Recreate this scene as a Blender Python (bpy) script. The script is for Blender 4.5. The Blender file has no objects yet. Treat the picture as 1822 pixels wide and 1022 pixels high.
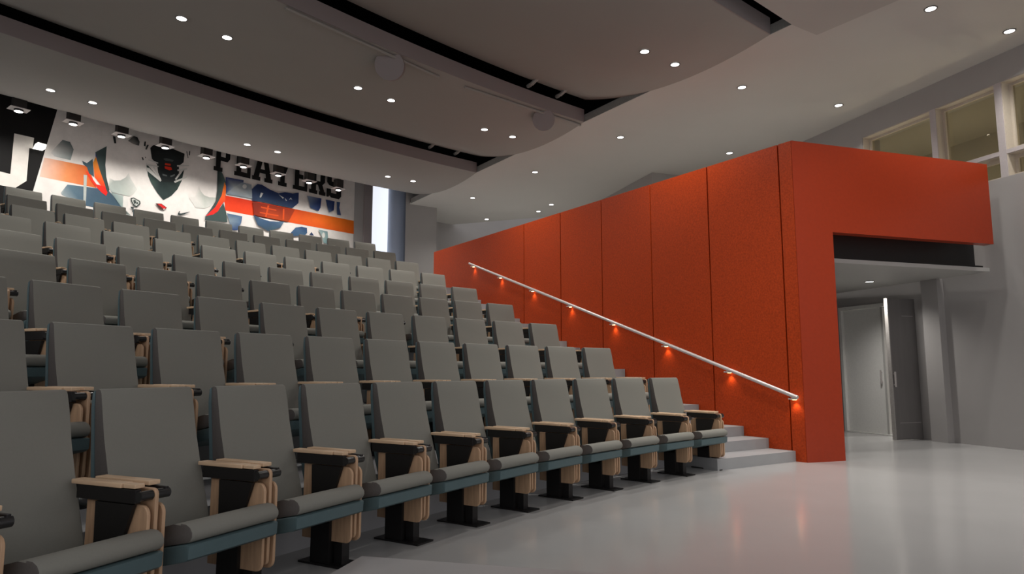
import bpy, bmesh, math, random
from mathutils import Vector, Matrix
random.seed(4)
C = bpy.context.scene.collection
PI = math.pi

# ------------------------------------------------------------------ camera constants (frame 1822 x 1022)
F, PITCH, HC = 1219.4, 0.120755, 0.9506
cp, sp = math.cos(PITCH), math.sin(PITCH)
O = Vector((0, 0, HC))
def ray(x, y):
    a = (x-911)/F; b = (511-y)/F
    return Vector((a, cp-b*sp, sp+b*cp))
def at_z(x, y, z):
    d = ray(x, y); return O+d*((z-HC)/d.z)
def at_plane(x, y, P0, n):
    d = ray(x, y); return O+d*((P0-O).dot(n)/d.dot(n))
def az(deg):
    a = math.radians(deg); return Vector((math.sin(a), math.cos(a), 0))

# ------------------------------------------------------------------ directions of the room
A = Vector((3.052, 7.243, 0))                 # front corner of the orange wall, on the floor
WD = az(-33.44); WN = Vector((WD.y, -WD.x, 0))  # along the orange wall / away from the seats
RD = az(-18.0); RN = Vector((RD.y, -RD.x, 0)); RP = 8.376   # right wall
PD = az(72.3); PN = Vector((PD.y, -PD.x, 0))    # portal face; PN looks to the camera
MD = az(38.85); MN = Vector((-math.cos(math.radians(38.85)), math.sin(math.radians(38.85)), 0)); MP = 13.0
HCEIL = 4.9
def W(off, along, z=0): return A+WN*off+WD*along+Vector((0, 0, z))
def Rw(along, perp, z=0): return RD*along+RN*perp+Vector((0, 0, z))
def Pw(along, depth, z=0): return A+PD*along-PN*depth+Vector((0, 0, z))   # depth behind the portal face
def Mw(s, z, d=0.0): return MD*s+MN*(MP-d)+Vector((0, 0, z))               # d in front of the mural wall

# ------------------------------------------------------------------ materials
MATS = {}
def srgb(r, g, b):
    f = lambda c: (c/255/12.92) if c/255 <= .04045 else ((c/255+.055)/1.055)**2.4
    return (f(r), f(g), f(b), 1)
def mat(name, col, rough=.6, spec=.5, metal=0, noise=0.08, scale=40, bump=0, stretch=None, emit=None, estr=0, coat=0):
    m = bpy.data.materials.new(name); m.use_nodes = True
    nt = m.node_tree; b = nt.nodes['Principled BSDF']
    b.inputs['Roughness'].default_value = rough; b.inputs['Metallic'].default_value = metal
    b.inputs['Specular IOR Level'].default_value = spec
    if coat: b.inputs['Coat Weight'].default_value = coat; b.inputs['Coat Roughness'].default_value = .2
    tc = nt.nodes.new('ShaderNodeTexCoord'); mp = nt.nodes.new('ShaderNodeMapping')
    nt.links.new(tc.outputs['Object'], mp.inputs[0])
    if stretch: mp.inputs['Scale'].default_value = stretch
    nz = nt.nodes.new('ShaderNodeTexNoise'); nz.inputs['Scale'].default_value = scale; nz.inputs['Detail'].default_value = 4
    nt.links.new(mp.outputs[0], nz.inputs['Vector'])
    rp = nt.nodes.new('ShaderNodeValToRGB')
    rp.color_ramp.elements[0].position = .3; rp.color_ramp.elements[1].position = .7
    rp.color_ramp.elements[0].color = tuple(c*(1-noise) for c in col[:3])+(1,)
    rp.color_ramp.elements[1].color = tuple(min(1, c*(1+noise)) for c in col[:3])+(1,)
    nt.links.new(nz.outputs[0], rp.inputs[0]); nt.links.new(rp.outputs[0], b.inputs['Base Color'])
    if bump:
        bp = nt.nodes.new('ShaderNodeBump'); bp.inputs['Strength'].default_value = bump; bp.inputs['Distance'].default_value = .002
        nt.links.new(nz.outputs[0], bp.inputs['Height']); nt.links.new(bp.outputs[0], b.inputs['Normal'])
    if emit: b.inputs['Emission Color'].default_value = emit; b.inputs['Emission Strength'].default_value = estr
    MATS[name] = m; return m
M_fab = mat('grey_fabric', (.232, .230, .202, 1), .85, .25, noise=.02, scale=160)
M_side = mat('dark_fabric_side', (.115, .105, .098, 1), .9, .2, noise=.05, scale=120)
M_teal = mat('blue_grey_plastic', (.085, .135, .145, 1), .5, .4, noise=.03)
M_wood = mat('maple_wood', (.52, .335, .205, 1), .5, .4, noise=.12, scale=9, stretch=(8, 8, 1))
M_woodh = mat('maple_wood_slat', (.72, .51, .33, 1), .45, .4, noise=.1, scale=9, stretch=(8, 1, 8))
M_blk = mat('black_metal', (.010, .009, .009, 1), .45, .4, noise=.1)
M_hinge = mat('black_gloss_metal', (.02, .02, .02, 1), .25, .5)
M_floor = mat('polished_concrete', (.43, .425, .415, 1), .15, .5, noise=.03, scale=1.2)
M_tier = mat('tier_concrete', (.42, .42, .43, 1), .5, .4, noise=.03, scale=3)
M_step = mat('step_concrete', (.345, .35, .355, 1), .5, .4, noise=.03, scale=5)
M_landing = mat('landing_floor', (.50, .49, .47, 1), .5, .3, noise=.02, scale=2)
M_dais = mat('dais_top', (.36, .35, .35, 1), .35, .4, noise=.02, scale=2)
M_wall = mat('painted_wall', (.33, .315, .305, 1), .45, .4, noise=.02, scale=2)
M_cor = mat('corridor_wall', (.46, .45, .43, 1), .5, .4, noise=.02, scale=2)
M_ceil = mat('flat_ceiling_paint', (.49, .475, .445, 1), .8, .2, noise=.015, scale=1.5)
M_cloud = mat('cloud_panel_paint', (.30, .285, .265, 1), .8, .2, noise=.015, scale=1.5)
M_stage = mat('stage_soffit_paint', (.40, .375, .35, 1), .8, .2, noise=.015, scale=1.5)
M_fascia = mat('fascia_shaded_tone', (.26, .225, .222, 1), .8, .2, noise=.02, scale=2)  # darker than the cloud panels: shade on the fascia fronts put into the colour
M_edge = mat('ceiling_edge_grey', (.22, .22, .21, 1), .8, .2)
M_void = mat('plenum_black', (.006, .006, .006, 1), .95, .05)
M_strut = mat('strut_grey', (.35, .33, .31, 1), .6, .3)
M_org = mat('orange_panel', (.42, .046, .006, 1), .45, .25, noise=.22, scale=55, bump=.1)
M_org2 = mat('orange_portal_paint', (.34, .036, .010, 1), .30, .35, noise=.05, scale=30)
M_groove = mat('panel_groove_dark', (.03, .006, .004, 1), .9, .05)
M_rail = mat('brushed_steel', (.62, .58, .56, 1), .35, .5, metal=.3, noise=.03)
M_cream = mat('cream_window_frame', (.52, .46, .38, 1), .6, .3, noise=.03)
M_mull = mat('grey_mullion', (.46, .42, .42, 1), .6, .3, noise=.03)
M_olive = mat('room_beyond_wall', (.30, .275, .22, 1), .9, .1, noise=.03, scale=1)
M_door = mat('grey_door_leaf', (.16, .15, .145, 1), .45, .4, noise=.05, scale=3, stretch=(6, 6, .5))
M_pdoor = mat('pale_door_leaf', (.78, .77, .74, 1), .35, .4, noise=.03)
M_white = mat('white_trim', (.72, .71, .68, 1), .5, .4, noise=.02)
M_steelb = mat('black_steel', (.012, .012, .012, 1), .5, .4, noise=.1)
M_col = mat('blue_grey_column', (.36, .42, .54, 1), .5, .3, noise=.02)
M_lens = mat('lamp_lens', (.9, .9, .9, 1), .4, .3, emit=(1, .98, .95, 1), estr=4)
M_ring = mat('lamp_trim_dark', (.10, .09, .085, 1), .5, .4)
M_can = mat('lamp_can_black', (.03, .028, .026, 1), .6, .3)
M_plate = mat('lamp_plate', (.5, .47, .45, 1), .6, .3)
M_rlens = mat('rail_lamp_lens', (.9, .5, .3, 1), .4, .3, emit=(1, .55, .25, 1), estr=6)
M_sky = mat('daylit_frosted_glass', (.8, .85, .9, 1), .3, .3, emit=(.90, .93, 1, 1), estr=.72, noise=.02)
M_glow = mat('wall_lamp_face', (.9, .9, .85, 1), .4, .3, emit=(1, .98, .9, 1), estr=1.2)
def glass_mat():
    m = bpy.data.materials.new('window_glass'); m.use_nodes = True
    nt = m.node_tree; nt.nodes.clear()
    o = nt.nodes.new('ShaderNodeOutputMaterial'); mx = nt.nodes.new('ShaderNodeMixShader')
    t = nt.nodes.new('ShaderNodeBsdfTransparent'); g = nt.nodes.new('ShaderNodeBsdfGlossy')
    t.inputs[0].default_value = (.75, .73, .66, 1); g.inputs['Roughness'].default_value = .04
    mx.inputs[0].default_value = .06
    nt.links.new(t.outputs[0], mx.inputs[1]); nt.links.new(g.outputs[0], mx.inputs[2])
    nt.links.new(mx.outputs[0], o.inputs[0]); return m
M_glass = glass_mat()
def mural_mat():
    m = bpy.data.materials.new('printed_mural'); m.use_nodes = True
    nt = m.node_tree; b = nt.nodes['Principled BSDF']; b.inputs['Roughness'].default_value = .7
    b.inputs['Specular IOR Level'].default_value = .2
    va = nt.nodes.new('ShaderNodeVertexColor'); va.layer_name = 'Col'
    tc = nt.nodes.new('ShaderNodeTexCoord'); nz = nt.nodes.new('ShaderNodeTexNoise')
    nz.inputs['Scale'].default_value = 5; nz.inputs['Detail'].default_value = 8; nz.inputs['Roughness'].default_value = .7
    nt.links.new(tc.outputs['Object'], nz.inputs['Vector'])
    rp = nt.nodes.new('ShaderNodeValToRGB'); rp.color_ramp.elements[0].position = .35; rp.color_ramp.elements[1].position = .62
    rp.color_ramp.elements[0].color = (.90, .90, .90, 1); rp.color_ramp.elements[1].color = (1.0, 1.0, 1.0, 1)
    nt.links.new(nz.outputs[0], rp.inputs[0])
    mx = nt.nodes.new('ShaderNodeMix'); mx.data_type = 'RGBA'; mx.blend_type = 'MULTIPLY'; mx.inputs[0].default_value = 1
    nt.links.new(va.outputs[0], mx.inputs[6]); nt.links.new(rp.outputs[0], mx.inputs[7])
    nt.links.new(mx.outputs[2], b.inputs['Base Color']); return m
M_mural = mural_mat()

# ------------------------------------------------------------------ mesh helpers
def link(name, bm, m, parent=None, smooth=None):
    me = bpy.data.meshes.new(name)
    bmesh.ops.recalc_face_normals(bm, faces=bm.faces)
    bm.to_mesh(me); bm.free()
    if m is not None: me.materials.append(m)
    if smooth:
        me.shade_smooth(); me.set_sharp_from_angle(angle=math.radians(smooth))
    o = bpy.data.objects.new(name, me); C.objects.link(o)
    if parent is not None: o.parent = parent
    return o
def tag(o, label=None, cat=None, group=None, kind=None):
    if label: o['label'] = label
    if cat: o['category'] = cat
    if group: o['group'] = group
    if kind: o['kind'] = kind
    return o
def empty(name, loc=(0, 0, 0), rz=0):
    o = bpy.data.objects.new(name, None); C.objects.link(o); o.empty_display_size = .1
    o.location = loc; o.rotation_euler = (0, 0, rz); return o
def box(bm, x0, x1, y0, y1, z0, z1, bev=0):
    vs = [bm.verts.new((x, y, z)) for x in (x0, x1) for y in (y0, y1) for z in (z0, z1)]
    fs = [bm.faces.new([vs[i] for i in q]) for q in ((0, 1, 3, 2), (4, 6, 7, 5), (0, 4, 5, 1), (2, 3, 7, 6), (0, 2, 6, 4), (1, 5, 7, 3))]
    if bev:
        es = list({e for f in fs for e in f.edges}); bmesh.ops.bevel(bm, geom=es, offset=bev, segments=2, profile=.6, affect='EDGES')
def hexa(bm, lo, hi):
    """solid between two matching loops of points"""
    a = [bm.verts.new(p) for p in lo]; b = [bm.verts.new(p) for p in hi]; n = len(a)
    bm.faces.new(a); bm.faces.new(b[::-1])
    for i in range(n): bm.faces.new((a[i], b[i], b[(i+1) % n], a[(i+1) % n]))
def prism(bm, pts, z0, z1):
    hexa(bm, [(p[0], p[1], z0) for p in pts], [(p[0], p[1], z1) for p in pts])
def prof_x(bm, yz, x0, x1, bev=0, seg=2):
    """profile in (Y, Z) swept along X"""
    n0 = len(bm.faces); lo = [(x0, y, z) for y, z in yz]; hi = [(x1, y, z) for y, z in yz]
    hexa(bm, lo, hi)
    if bev:
        bm.faces.ensure_lookup_table(); fs = bm.faces[n0:]
        caps = fs[:2]; es = list({e for f in caps for e in f.edges})
        bmesh.ops.bevel(bm, geom=es, offset=bev, segments=seg, profile=.5, affect='EDGES')
def cyl(bm, p, q, r, seg=16, r2=None):
    p, q = Vector(p), Vector(q); d = (q-p); L = d.length; d.normalize()
    u = d.orthogonal().normalized(); v = d.cross(u); r2 = r if r2 is None else r2
    hexa(bm, [p+(u*math.cos(2*PI*i/seg)+v*math.sin(2*PI*i/seg))*r for i in range(seg)],
         [q+(u*math.cos(2*PI*i/seg)+v*math.sin(2*PI*i/seg))*r2 for i in range(seg)])
def round_rect(y0, y1, z0, z1, r, n=4, corners=(1, 1, 1, 1)):
    out = []
    for k, (cy, cz, a0) in enumerate(((y1-r, z1-r, 0), (y0+r, z1-r, 90), (y0+r, z0+r, 180), (y1-r, z0+r, 270))):
        if corners[k]:
            for i in range(n+1):
                a = math.radians(a0+90*i/n); out.append((cy+r*math.cos(a), cz+r*math.sin(a)))
        else:
            out.append(((y1 if k in (0, 3) else y0), (z1 if k in (0, 1) else z0)))
    return out

# ================================================================== SETTING
# floor
bm = bmesh.new(); prism(bm, [(-14, -3), (11, -3), (11, 24), (-14, 24)], -.2, 0)
tag(link('floor', bm, M_floor), kind='structure')

# seating rows
CEN = Vector((9.469, -2.535, 0))
ROW_R = [12.376, 13.312, 14.273, 15.25, 16.233, 17.2, 18.18, 19.165, 20.14]
ROW_T = [-.7175, -.7133, -.7069, -.6995, -.6925, -.6881, -.6828, -.6776, -.6734]
ROW_S = [.56, .57, .578, .548, .559, .567, .545, .555, .562]
ROW_N = [12, 11, 11, 12, 12, 12, 12, 12, 12]
DZ = .32145
ORD = ['front', 'second', 'third', 'fourth', 'fifth', 'sixth', 'seventh', 'eighth', 'ninth']

# tiers: concentric solid steps that end at the side of the stairs
TIER_R = [12.345]+[12.345+.9705*k for k in range(1, 8)]
def stair_end(R, off=-1.235):
    # angle where the arc of radius R meets the line 'off' beside the orange wall
    lo, hi = -1.3, -.3
    for _ in range(50):
        m = (lo+hi)/2; P = CEN+Vector((math.sin(m), math.cos(m), 0))*R
        if (P-A).dot(WN) > off: hi = m
        else: lo = m
    return lo
for k in range(1, 9):
    R0 = TIER_R[k-1]; R1 = TIER_R[k] if k < 8 else None
    t1 = stair_end(R0); N = 40; T0 = -1.32
    inner = [CEN+Vector((math.sin(T0+(t1-T0)*i/N), math.cos(T0+(t1-T0)*i/N), 0))*R0 for i in range(N+1)]
    if R1:
        t2 = stair_end(R1)
        outer = [CEN+Vector((math.sin(T0+(t2-T0)*i/N), math.cos(T0+(t2-T0)*i/N), 0))*R1 for i in range(N+1)]
    else:
        outer = [W(-1.235, 13.5), Mw(-4, 0)+MN*.5] ; outer = outer[::-1]
    poly = inner+outer[::-1]
    bm = bmesh.new(); prism(bm, [(p.x, p.y) for p in poly], .0, k*DZ)
    tag(link('seating_tier', bm, M_tier), 'pale grey curved concrete tier carrying the %s row of chairs' % ORD[k], 'seating tier', 'stepped seating tiers')

# aisle stairs
st = empty('aisle_staircase', W(-.6, .13)); tag(st, 'pale grey concrete stairs climbing along the orange wall', 'stairs')
for i in range(24):
    a0 = .13+.3225*i; a1 = a0+.3225 if i < 23 else 13.4
    h = .10715*(i+1); q = [W(-1.23, a0), W(-.005, a0), W(-.005, a1), W(-1.23, a1)]
    if i == 23: q = [W(-1.23, a0), W(-.005, a0), W(-.005, 8.6), W(2.2, 8.6), W(2.2, 13.4), W(-1.23, 13.4)]
    bm = bmesh.new(); prism(bm, [(p-W(-.6, .13)).to_2d() for p in q], 0, h)
    link('step', bm, M_step, st)

# orange aisle wall: core with panels
TOP = 3.444
wa = empty('wall_aisle', A); tag(wa, kind='structure')
bm = bmesh.new(); prism(bm, [(p-A).to_2d() for p in (W(.03, .01), W(.30, .01), W(.30, 8.55), W(.03, 8.55))], 0, TOP-.02)
link('wall_core', bm, M_groove, wa)
seams = [0.0, .175, 1.178, 2.157, 3.16, 4.145, 5.17, 8.56]
for i in range(len(seams)-1):
    a0, a1 = seams[i]+.009, seams[i+1]-.009
    bm = bmesh.new(); prism(bm, [(p-A).to_2d() for p in (W(0, a0), W(.03, a0), W(.03, a1), W(0, a1))], 0, TOP)
    link('wall_panel', bm, M_org, wa)
bm = bmesh.new(); prism(bm, [(p-A).to_2d() for p in (W(.03, .01), W(.30, .01), W(.30, 8.56), W(.03, 8.56))], TOP-.02, TOP)
link('wall_cap', bm, M_org, wa)

# handrail with lights
h0 = at_plane(1419, 708, A-WN*.07, WN); h1 = at_plane(835, 469, A-WN*.07, WN)
hr = empty('handrail', h0); tag(hr, 'sloping pale metal handrail mounted on the orange wall with small lights beneath', 'handrail')
bm = bmesh.new(); cyl(bm, (0, 0, 0), h1-h0, .021, 16); link('rail', bm, M_rail, hr, 40)
for q in ((1409, 706), (1294, 656), (1182, 610), (1089, 571), (1012, 540), (945, 513), (888, 489.5), (840, 470.5)):
    P = at_plane(q[0], q[1], A-WN*.07, WN); t = (P-h0).dot((h1-h0).normalized()); P = h0+(h1-h0).normalized()*t
    bm = bmesh.new(); l = P-h0
    cyl(bm, l+Vector((0, 0, -.018)), l+Vector((0, 0, -.045)), .008, 10)
    cyl(bm, l+Vector((0, 0, -.03)), l+WN*.068+Vector((0, 0, -.03)), .006, 8)
    cyl(bm, l+Vector((0, 0, -.036))-WD*.045, l+Vector((0, 0, -.036))+WD*.045, .008, 10)
    b = link('rail_bracket', bm, M_rail, hr, 40)
    bm = bmesh.new(); c = l+WN*.035+Vector((0, 0, -.040)); cyl(bm, c, c+Vector((0, 0, -.008)), .022, 12)
    link('bracket_light', bm, M_rlens, b)
    L = bpy.data.lights.new('rail_light', 'SPOT'); L.energy = 1.6; L.spot_size = math.radians(110); L.spot_blend = 1; L.color = (1, .72, .5); L.shadow_soft_size = .01
    lo = bpy.data.objects.new('rail_light', L); C.objects.link(lo); lo.location = P+WN*.035+Vector((0, 0, -.056))

# entrance portal (orange frame), steel beam, corridor roof
pt = empty('entrance_portal', A); tag(pt, 'orange painted portal with tall post and deep lintel beside the stairs', 'portal')
def pbox(bm, a0, a1, d0, d1, z0, z1, o=A):
    hexa(bm, [Pw(a, d, z0)-o for a, d in ((a0, d0), (a1, d0), (a1, d1), (a0, d1))], [Pw(a, d, z1)-o for a, d in ((a0, d0), (a1, d0), (a1, d1), (a0, d1))])
bm = bmesh.new(); pbox(bm, 0, .49, 0, .12, 0, TOP); link('post', bm, M_org2, pt)
bm = bmesh.new(); pbox(bm, .49, 2.875, 0, .12, 2.455, TOP); link('lintel', bm, M_org2, pt)
sb = empty('steel_beam', Pw(.5, .42, 2.2)); tag(sb, 'black steel beam under the orange lintel', 'beam')
bm = bmesh.new(); pbox(bm, .3, 3.06, .40, .43, 2.25, 2.72, sb.location); link('web', bm, M_steelb, sb)
bm = bmesh.new(); pbox(bm, .3, 3.10, .33, .50, 2.225, 2.248, sb.location); pbox(bm, .3, 3.06, .33, .50, 2.72, 2.745, sb.location); link('flange', bm, M_steelb, sb)

# corridor ceiling slab
bm = bmesh.new()
q = [Pw(.35, .30), Pw(3.17, .30), Rw(11, RP-.003), Rw(11, 5.2)]
prism(bm, [p.to_2d() for p in q], 2.175, 2.223)
tag(link('ceiling_corridor', bm, M_cor), kind='structure')
bm = bmesh.new(); q = [Rw(10.2, 5.3), Rw(10.2, RP), Rw(10.4, RP), Rw(10.4, 5.3)]
prism(bm, [p.to_2d() for p in q], 0, 2.175); tag(link('wall_corridor', bm, M_cor), kind='structure')
bm = bmesh.new(); q = [W(.305, .2), W(.34, .2), W(.34, 4.3), W(.305, 4.3)]
prism(bm, [p.to_2d() for p in q], 0, 2.175); tag(link('wall_corridor_inner', bm, M_cor), kind='structure')

# upper landing floor behind the orange wall
bm = bmesh.new(); q = [W(.31, .6), Pw(.45, .46), Pw(3.05, .46), Rw(11.0, RP-.004), Rw(12.6, RP-.004), W(2.2, 12.0), W(2.2, 8.63), W(.31, 8.63)]
prism(bm, [p.to_2d() for p in (W(.31, .75), Pw(3.05, .62), Rw(11.8, RP-.004), W(3.9, 11.7), W(2.21, 11.7), W(2.21, 8.61), W(.31, 8.61))], 2.28, 2.45)
tag(link('floor_upper', bm, M_landing), kind='structure')

# right wall with a doorway and three clerestory windows
ZS, ZT, ZTR = 3.33, 4.545, 3.64
def rbox(bm, a0, a1, z0, z1, p0=RP, p1=RP+.35, o=Vector()):
    hexa(bm, [Rw(a, p, z0)-o for a, p in ((a0, p0), (a1, p0), (a1, p1), (a0, p1))], [Rw(a, p, z1)-o for a, p in ((a0, p0), (a1, p0), (a1, p1), (a0, p1))])
D0, D1, DH = 7.46, 8.80, 1.94
W3, W0 = 3.3, 8.13
bm = bmesh.new()
rbox(bm, 1.0, D0, 0, DH); rbox(bm, D1, 12.5, 0, DH); rbox(bm, 1.0, 12.5, DH, ZS)
rbox(bm, 1.0, W3, ZS, ZT); rbox(bm, W0, 12.5, ZS, ZT); rbox(bm, 1.0, 12.5, ZT, 5.6)
tag(link('wall_right', bm, M_wall), kind='structure')
openings = [(8.13, 6.95), (6.87, 6.03), (5.94, 5.08), (4.99, 4.15)]
for i, (a1, a0) in enumerate(openings):
    w = empty('window_%d' % (i+1), Rw((a0+a1)/2, RP, ZS)); tag(w, kind='structure'); o = w.location
    bm = bmesh.new(); g = .045; p0, p1 = RP+.13, RP+.19
    for z0, z1 in ((ZS, ZTR-.03), (ZTR+.03, ZT)):
        rbox(bm, a0, a1, z0, z0+g, p0, p1, o); rbox(bm, a0, a1, z1-g, z1, p0, p1, o)
        rbox(bm, a0, a0+g, z0+g, z1-g, p0, p1, o); rbox(bm, a1-g, a1, z0+g, z1-g, p0, p1, o)
    rbox(bm, a1-.012, a1, ZS, ZT, RP+.01, p0, o); rbox(bm, a0, a1-.012, ZT-.012, ZT, RP+.01, p0, o); rbox(bm, a0, a1-.012, ZS, ZS+.012, RP+.01, p0, o)
    rbox(bm, a0, a1-.012, ZTR-.03, ZTR-.002, RP+.03, p0, o)
    link('window_frame', bm, M_cream, w)
    bm = bmesh.new(); rbox(bm, a0, a1, ZTR-.022, ZTR+.03, RP+.005, RP+.03, o)
    rbox(bm, a0-.09 if i < 3 else a0, a0, ZS, ZT, RP+.002, RP+.19, o); link('window_mullion', bm, M_mull, w)
    for z0, z1 in ((ZS+g, ZTR-.03-g), (ZTR+.03+g, ZT-g)):
        bm = bmesh.new(); rbox(bm, a0+g, a1-g, z0, z1, RP+.155, RP+.161, o); link('window_pane', bm, M_glass, w)
bm = bmesh.new(); rbox(bm, 1.2, 12.2, 3.0, 5.6, RP+2.2, RP+2.3); rbox(bm, 1.2, 12.2, 4.72, 4.8, RP+.36, RP+2.2); rbox(bm, 1.2, 12.2, 3.0, 3.08, RP+.36, RP+2.2); rbox(bm, 12.2, 12.3, 3.0, 5.6, RP+.36, RP+2.3)
rbox(bm, 1.1, 1.2, 3.0, 5.6, RP+.36, RP+2.3)
tag(link('wall_upper_room', bm, M_olive), kind='structure')

# pilaster on the right wall
bm = bmesh.new(); rbox(bm, 6.94, 7.19, 0, 2.174, RP-.11, RP); tag(link('wall_pilaster', bm, M_wall), kind='structure')

# doorway: frame, open leaf, closed leaf, room behind
dn = empty('door_1', Rw(8.1, RP)); tag(dn, kind='structure'); o = dn.location
bm = bmesh.new(); rbox(bm, D0, D0+.05, 0, DH, RP-.02, RP+.12, o); rbox(bm, D1-.05, D1, 0, DH, RP-.02, RP+.12, o); rbox(bm, D0+.05, D1-.05, DH-.05, DH, RP-.02, RP+.12, o)
rbox(bm, D0+.05, D1-.05, 0, .018, RP-.03, RP+.12, o)
link('door_frame', bm, M_white, dn)
lf = empty('door_2', Rw(7.43, RP-.02)); tag(lf, kind='structure'); o = lf.location
bm = bmesh.new(); rbox(bm, 7.405, 7.45, .006, 1.945, RP-.485, RP-.004, o); leaf = link('door_leaf', bm, M_door, lf)
bm = bmesh.new(); rbox(bm, 7.395, 7.45, .006, 1.945, RP-.502, RP-.486, o); link('door_edge', bm, M_strut, lf)
bm = bmesh.new(); rbox(bm, 7.375, 7.392, .72, .93, RP-.465, RP-.445, o); rbox(bm, 7.392, 7.405, .74, .76, RP-.463, RP-.447, o); rbox(bm, 7.392, 7.405, .89, .91, RP-.463, RP-.447, o); link('door_handle', bm, M_rail, lf)
bm = bmesh.new(); rbox(bm, 7.400, 7.4055, .232, .236, RP-.40, RP-.03, o); rbox(bm, 7.400, 7.4055, 1.70, 1.704, RP-.25, RP-.05, o); link('door_trim', bm, M_rail, lf)
lf2 = empty('door_3', Rw(8.3, RP+.05)); tag(lf2, kind='structure'); o = lf2.location
bm = bmesh.new(); rbox(bm, 8.02, 8.745, .02, 1.885, RP+.03, RP+.07, o); link('door_leaf', bm, M_pdoor, lf2)
bm = bmesh.new(); rbox(bm, 7.98, 8.018, .02, 1.885, RP+.015, RP+.085, o); link('door_edge', bm, M_cor, lf2)
bm = bmesh.new(); rbox(bm, 8.055, 8.075, .75, .95, RP-.005, RP+.01, o); rbox(bm, 8.058, 8.072, .77, .79, RP+.01, RP+.03, o); rbox(bm, 8.058, 8.072, .91, .93, RP+.01, RP+.03, o); link('door_handle', bm, M_rail, lf2)
bm = bmesh.new(); rbox(bm, 6.6, 9.6, 0, 2.6, RP+1.6, RP+1.7); rbox(bm, 6.6, 6.7, 0, 2.6, RP+.36, RP+1.6); rbox(bm, 9.5, 9.6, 0, 2.6, RP+.36, RP+1.6); rbox(bm, 6.6, 9.6, 2.6, 2.7, RP+.36, RP+1.7)
tag(link('wall_vestibule', bm, M_white), kind='structure')
bm = bmesh.new(); rbox(bm, 8.25, 8.75, 1.60, 1.70, RP+1.585, RP+1.599)  # lit sign past the doorway, its glow put into the material
tag(link('wall_light_sign', bm, M_glow), 'small glowing rectangular sign plate seen through the open doorway', 'wall plate')

# back of the hall: wall pieces beside the mural, window, column
bm = bmesh.new(); wt = .25
def mbox(bm, s0, s1, z0, z1, d0=0, d1=-.25, o=Vector()):
    hexa(bm, [Mw(s, z0, d)-o for s, d in ((s0, d0), (s1, d0), (s1, d1), (s0, d1))], [Mw(s, z1, d)-o for s, d in ((s0, d0), (s1, d0), (s1, d1), (s0, d1))])
SW0, SW1 = 10.64, 11.30
mbox(bm, -4, SW0, 2.3, 6.0); mbox(bm, SW1, 12.25, 2.3, 6.0); mbox(bm, SW0, SW1, 5.85, 6.0); mbox(bm, SW0, SW1, 2.3, 2.75)
tag(link('wall_back', bm, M_wall), kind='structure')
bm = bmesh.new(); mbox(bm, 10.40, 10.635, 2.571, 5.99, .05, 0); tag(link('wall_back_pier', bm, M_fascia), kind='structure')
wn = empty('window_5', Mw(SW0, 2.75)); tag(wn, kind='structure'); o = wn.location
bm = bmesh.new(); mbox(bm, SW0, SW1, 2.75, 5.85, -.12, -.13, o); link('window_pane', bm, M_sky, wn)
bm = bmesh.new(); mbox(bm, SW0, SW0+.02, 2.75, 5.85, -.02, -.12, o); mbox(bm, SW1-.02, SW1, 2.75, 5.85, -.02, -.12, o); link('window_frame', bm, M_mull, wn)
cc = at_plane(707, 440, Mw(0, 0, .25), MN); bm = bmesh.new(); cyl(bm, (cc.x, cc.y, 2.571), (cc.x, cc.y, 5.99), .245, 40)
tag(link('round_column', bm, M_col, None, 40), 'round blue grey column beside the tall bright window', 'column')
# wall at the head of the stairs, and the recess behind it
e0 = at_plane(721, 420, W(0, 10.38), WD); off0 = (e0-A).dot(WN)
bm = bmesh.new(); prism(bm, [p.to_2d() for p in (W(off0, 10.38), W(.985, 10.38), W(.985, 11.5), W(off0+.42, 11.0))], 2.571, 5.6)
tag(link('wall_stairhead', bm, M_wall), kind='structure')
bm = bmesh.new(); prism(bm, [p.to_2d() for p in (W(.6, 11.72), W(13, 12.85), W(13, 13.2), W(.6, 12.1))], 0, 5.6)
tag(link('wall_recess', bm, M_wall), kind='structure')
bm = bmesh.new(); b0 = at_z(1160, 307, HCEIL)
q = [b0, b0-RD*0+PD*3.2, b0+PD*3.2+RD*6, b0+RD*3.3]
prism(bm, [p.to_2d() for p in q], 2.3, HCEIL-.002); tag(link('wall_right_bulkhead', bm, M_wall), kind='structure')

# ------------------------------------------------------------------ ceilings
EDGE = .262
fc = [W(EDGE, -1.0), W(EDGE, 10.32), W(EDGE, 10.45), W(1.0, 10.45), W(1.0, 13.6), Rw(14.5, RP+.1), Rw(1.0, RP+.1), Rw(1.0, 3.0)]
bm = bmesh.new(); prism(bm, [p.to_2d() for p in fc], HCEIL, HCEIL+.03)
ce = tag(link('ceiling', bm, M_ceil), kind='structure')
bm = bmesh.new(); prism(bm, [p.to_2d() for p in (W(EDGE-.004, .08), W(EDGE, .08), W(EDGE, 10.32), W(EDGE-.004, 10.32))], HCEIL+.004, HCEIL+.12)
prism(bm, [p.to_2d() for p in (W(EDGE-.004, 10.32), W(EDGE, 10.32), W(.985, 10.40), W(.985, 10.38))], HCEIL+.031, HCEIL+.12)
tag(link('ceiling_edge', bm, M_edge), kind='structure')
# stage soffit (front), coplanar with the flat ceiling
fr = lambda w, c: c+.10*w-.0195*w*w
bm = bmesh.new(); q = [W(.27+w, fr(w, .09)) for w in (-6, -4, -3, -2, -1, 0)]+[W(.722, .078)]
e = at_z(1600, 0, HCEIL-.004); dd = (e-W(.722, .078)); dd.z = 0; dd.normalize()
q += [W(.722, .078)+dd*4.5, W(-8, -4.5)]
prism(bm, [p.to_2d() for p in q], HCEIL-.004, HCEIL+.028); tag(link('ceiling_stage', bm, M_stage), kind='structure')
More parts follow.
